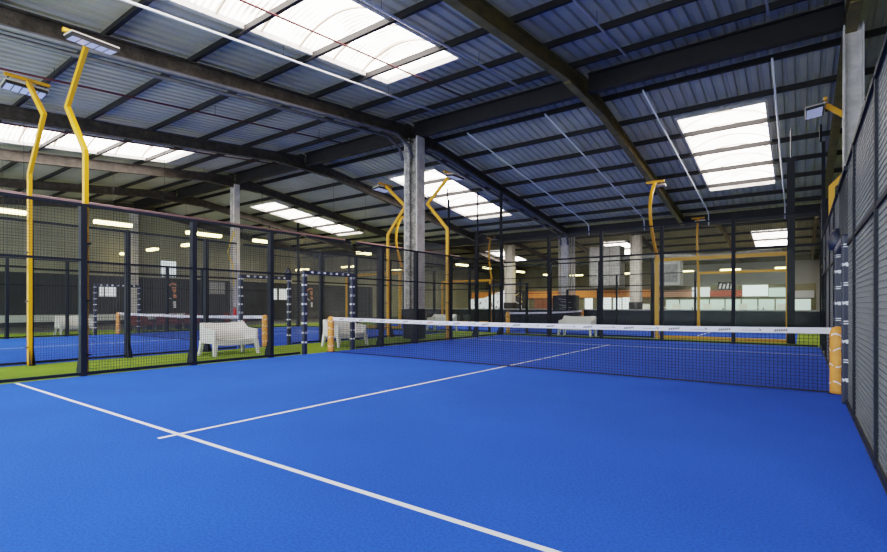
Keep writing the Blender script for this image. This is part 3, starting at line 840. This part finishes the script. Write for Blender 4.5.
# ventilation unit on the clubhouse roof
t = thing('ventilation_unit', 'big grey boxy ventilation unit above the orange band', 'ventilation unit', (-9.3, 39.6, 2.9))
MB().box(-10.6, 39.0, 2.9, -7.9, 40.6, 6.6).build('casing', 'duct_grey', t, bevel=.04)
mb = MB()
for k in range(4): mb.box(-10.62, 38.97, 2.95+k*.92, -7.88, 39.0, 2.99+k*.92)
for k in range(4): mb.box(-10.55+k*.87, 38.965, 2.9, -10.51+k*.87, 39.0, 6.6)
mb.build('seam_ribs', 'pipe_grey', t)
MB().tube([(-7.9, 39.8, 5.4), (-5.5, 39.8, 5.6), (-1.5, 39.8, 5.2), (3.5, 39.8, 5.3)], .28, 12).build('duct', 'duct_grey', t, True)
t = thing('ventilation_unit', 'smaller grey ventilation box right of the far pale column', 'ventilation unit', (-4.3, 39.6, 2.9))
MB().box(-5.2, 39.1, 2.9, -3.2, 40.4, 5.0).build('casing', 'duct_grey', t, bevel=.04)
MB().box(-5.0, 39.06, 3.2, -3.4, 39.1, 4.7).build('grille', 'pipe_grey', t)

# left wall fittings
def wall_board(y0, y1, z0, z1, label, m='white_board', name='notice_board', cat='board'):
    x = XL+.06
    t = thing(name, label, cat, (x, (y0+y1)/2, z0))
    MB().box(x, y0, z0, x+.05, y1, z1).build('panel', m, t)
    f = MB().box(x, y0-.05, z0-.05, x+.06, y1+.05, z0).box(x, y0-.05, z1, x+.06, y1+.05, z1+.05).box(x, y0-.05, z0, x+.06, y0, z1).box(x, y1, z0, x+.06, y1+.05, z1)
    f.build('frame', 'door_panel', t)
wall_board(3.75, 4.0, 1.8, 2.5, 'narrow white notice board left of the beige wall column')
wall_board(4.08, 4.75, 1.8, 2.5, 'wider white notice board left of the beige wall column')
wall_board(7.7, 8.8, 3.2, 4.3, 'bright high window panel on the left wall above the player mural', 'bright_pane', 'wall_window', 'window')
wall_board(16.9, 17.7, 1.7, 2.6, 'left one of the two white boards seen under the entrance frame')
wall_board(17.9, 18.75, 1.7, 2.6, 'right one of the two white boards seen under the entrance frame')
wall_board(11.4, 12.7, 2.1, 2.95, 'pale grey board left of the slim white column', 'ledge_grey')
def mural(x, y, z, ux, label, tone='mural_tan', s=1.0):
    """dark mural board with the swinging arms and racket of a player in flat shapes"""
    U = Vector(ux).normalized(); W = Vector((0,0,1)); o = Vector((x, y, z)); N = U.cross(W)
    t = thing('player_mural', label, 'mural', (x, y, z))
    P = lambda a, b, c: tuple(o+U*(a*s)+W*(b*s)+N*c)
    MB().quad(P(-.75,0,.01),P(.75,0,.01),P(.75,2.3,.01),P(-.75,2.3,.01)).build('board', 'wall_dark', t)
    MB().quad(P(-.5,1.85,.03),P(-.1,2.05,.03),P(.2,2.0,.03),P(.25,1.85,.03),P(-.1,1.9,.03),P(-.45,1.72,.03)).quad(P(-.1,1.75,.03),P(.2,1.75,.03),P(.22,1.45,.03),P(.08,1.3,.03),P(-.05,1.45,.03)).quad(P(-.05,1.25,.03),P(.2,1.25,.03),P(.3,1.0,.03),P(.0,1.0,.03)).build('figure', tone, t)
    MB().quad(P(-.02,.75,.035),P(.2,.75,.035),P(.2,.3,.035),P(.0,.3,.035)).quad(P(-.5,1.2,.035),P(-.3,1.0,.035),P(-.1,.95,.035),P(-.1,.9,.035),P(-.32,.94,.035),P(-.54,1.15,.035)).build('white_accent', 'logo_white', t)
mural(XL+.07, 8.6, .75, (0,1,0), 'dark wall mural of a player with raised tan arm, left of the slim column')
mural(XL+.07, 21.5, .75, (0,1,0), 'dark wall mural with tan figure right of the two white boards')
mural(-18.2, 40.7, .5, (1,0,0), 'distant mural with striped orange and yellow figure left of the far yellow post', 'mural_yellow')
# white zig zag graphic panel
t = thing('graphic_panel', 'white patterned graphic panel right of the central column, far behind', 'panel', (-21.8, 40.6, 0))
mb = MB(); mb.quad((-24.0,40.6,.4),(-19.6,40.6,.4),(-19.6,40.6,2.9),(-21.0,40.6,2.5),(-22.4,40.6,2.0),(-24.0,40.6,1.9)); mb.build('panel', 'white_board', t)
mb = MB()
for k in range(22):
    a = -23.8+random.random()*3.8; z = .5+random.random()*1.3; w = .06+random.random()*.14
    mb.quad((a,40.58,z),(a+w,40.58,z+.03),(a+w*1.6,40.58,z+.28),(a+w*.6,40.58,z+.25))
mb.build('pattern', 'print_grey', t)
def low_seat(x, y, label):
    t = thing('low_bench', label, 'seat', (x, y, 0), 'red low seats')
    MB().box(x-.3, y-.55, .25, x+.3, y+.55, .45).build('seat', 'red_seat', t, bevel=.04)
    MB().box(x-.36, y-.55, .45, x-.26, y+.55, .78).build('backrest', 'red_seat', t, bevel=.03)
    for s in (-1, 1): MB().box(x-.25, y+s*.5-.03, 0, x+.25, y+s*.5+.03, .25).build('leg', 'black', t)
    return t
s0 = low_seat(-20.2, 2.0, 'red low seat beyond the neighbouring net, left one')
for y, l in ((3.5, 'red low seat beyond the neighbouring net, second from the left'), (5.0, 'red low seat beyond the neighbouring net, next to the slim column'), (7.4, 'red low seat right of the slim white column')):
    d = dup(s0, (0,0,0), l); d.location = (-20.2, y, 0)
def cart(x, y, label):
    t = thing('ball_bin', label, 'bin', (x, y, 0))
    MB().lathe([(.22,0),(.25,.05),(.3,.6),(.31,.62)], (x, y, 0), 14).build('bin_body', 'black', t, True)
cart(6.4, 19.5, 'dark bin behind the right end of the glass wall')

# ------------------------------------------------------------------ light, world, camera
w = bpy.data.worlds.new('World'); SC.world = w; w.use_nodes = True
w.node_tree.nodes['Background'].inputs['Color'].default_value = (0.85, 0.92, 1.0, 1)
w.node_tree.nodes['Background'].inputs['Strength'].default_value = 1.9
cam = bpy.data.cameras.new('Camera'); co = bpy.data.objects.new('Camera', cam); COL.objects.link(co)
co.location = (4.5968, -9.4434, 1.2369)
co.rotation_euler = (math.radians(90), 0, 0.6865)
cam.sensor_width = 36; cam.lens = 506.65*36/887
cam.shift_x = (443.5-385.35)/887; cam.shift_y = (305.07-276)/887
cam.clip_start = 0.05; cam.clip_end = 200
SC.camera = co
SC.view_settings.view_transform = 'Filmic'; SC.view_settings.look = 'Medium High Contrast'; SC.view_settings.gamma = 1.0
SC.view_settings.exposure = 1.14
cy = SC.cycles
cy.max_bounces = 8; cy.diffuse_bounces = 4; cy.glossy_bounces = 3; cy.transmission_bounces = 6; cy.transparent_max_bounces = 32
cy.use_denoising = True; cy.sample_clamp_indirect = 6
cy.caustics_reflective = False; cy.caustics_refractive = False
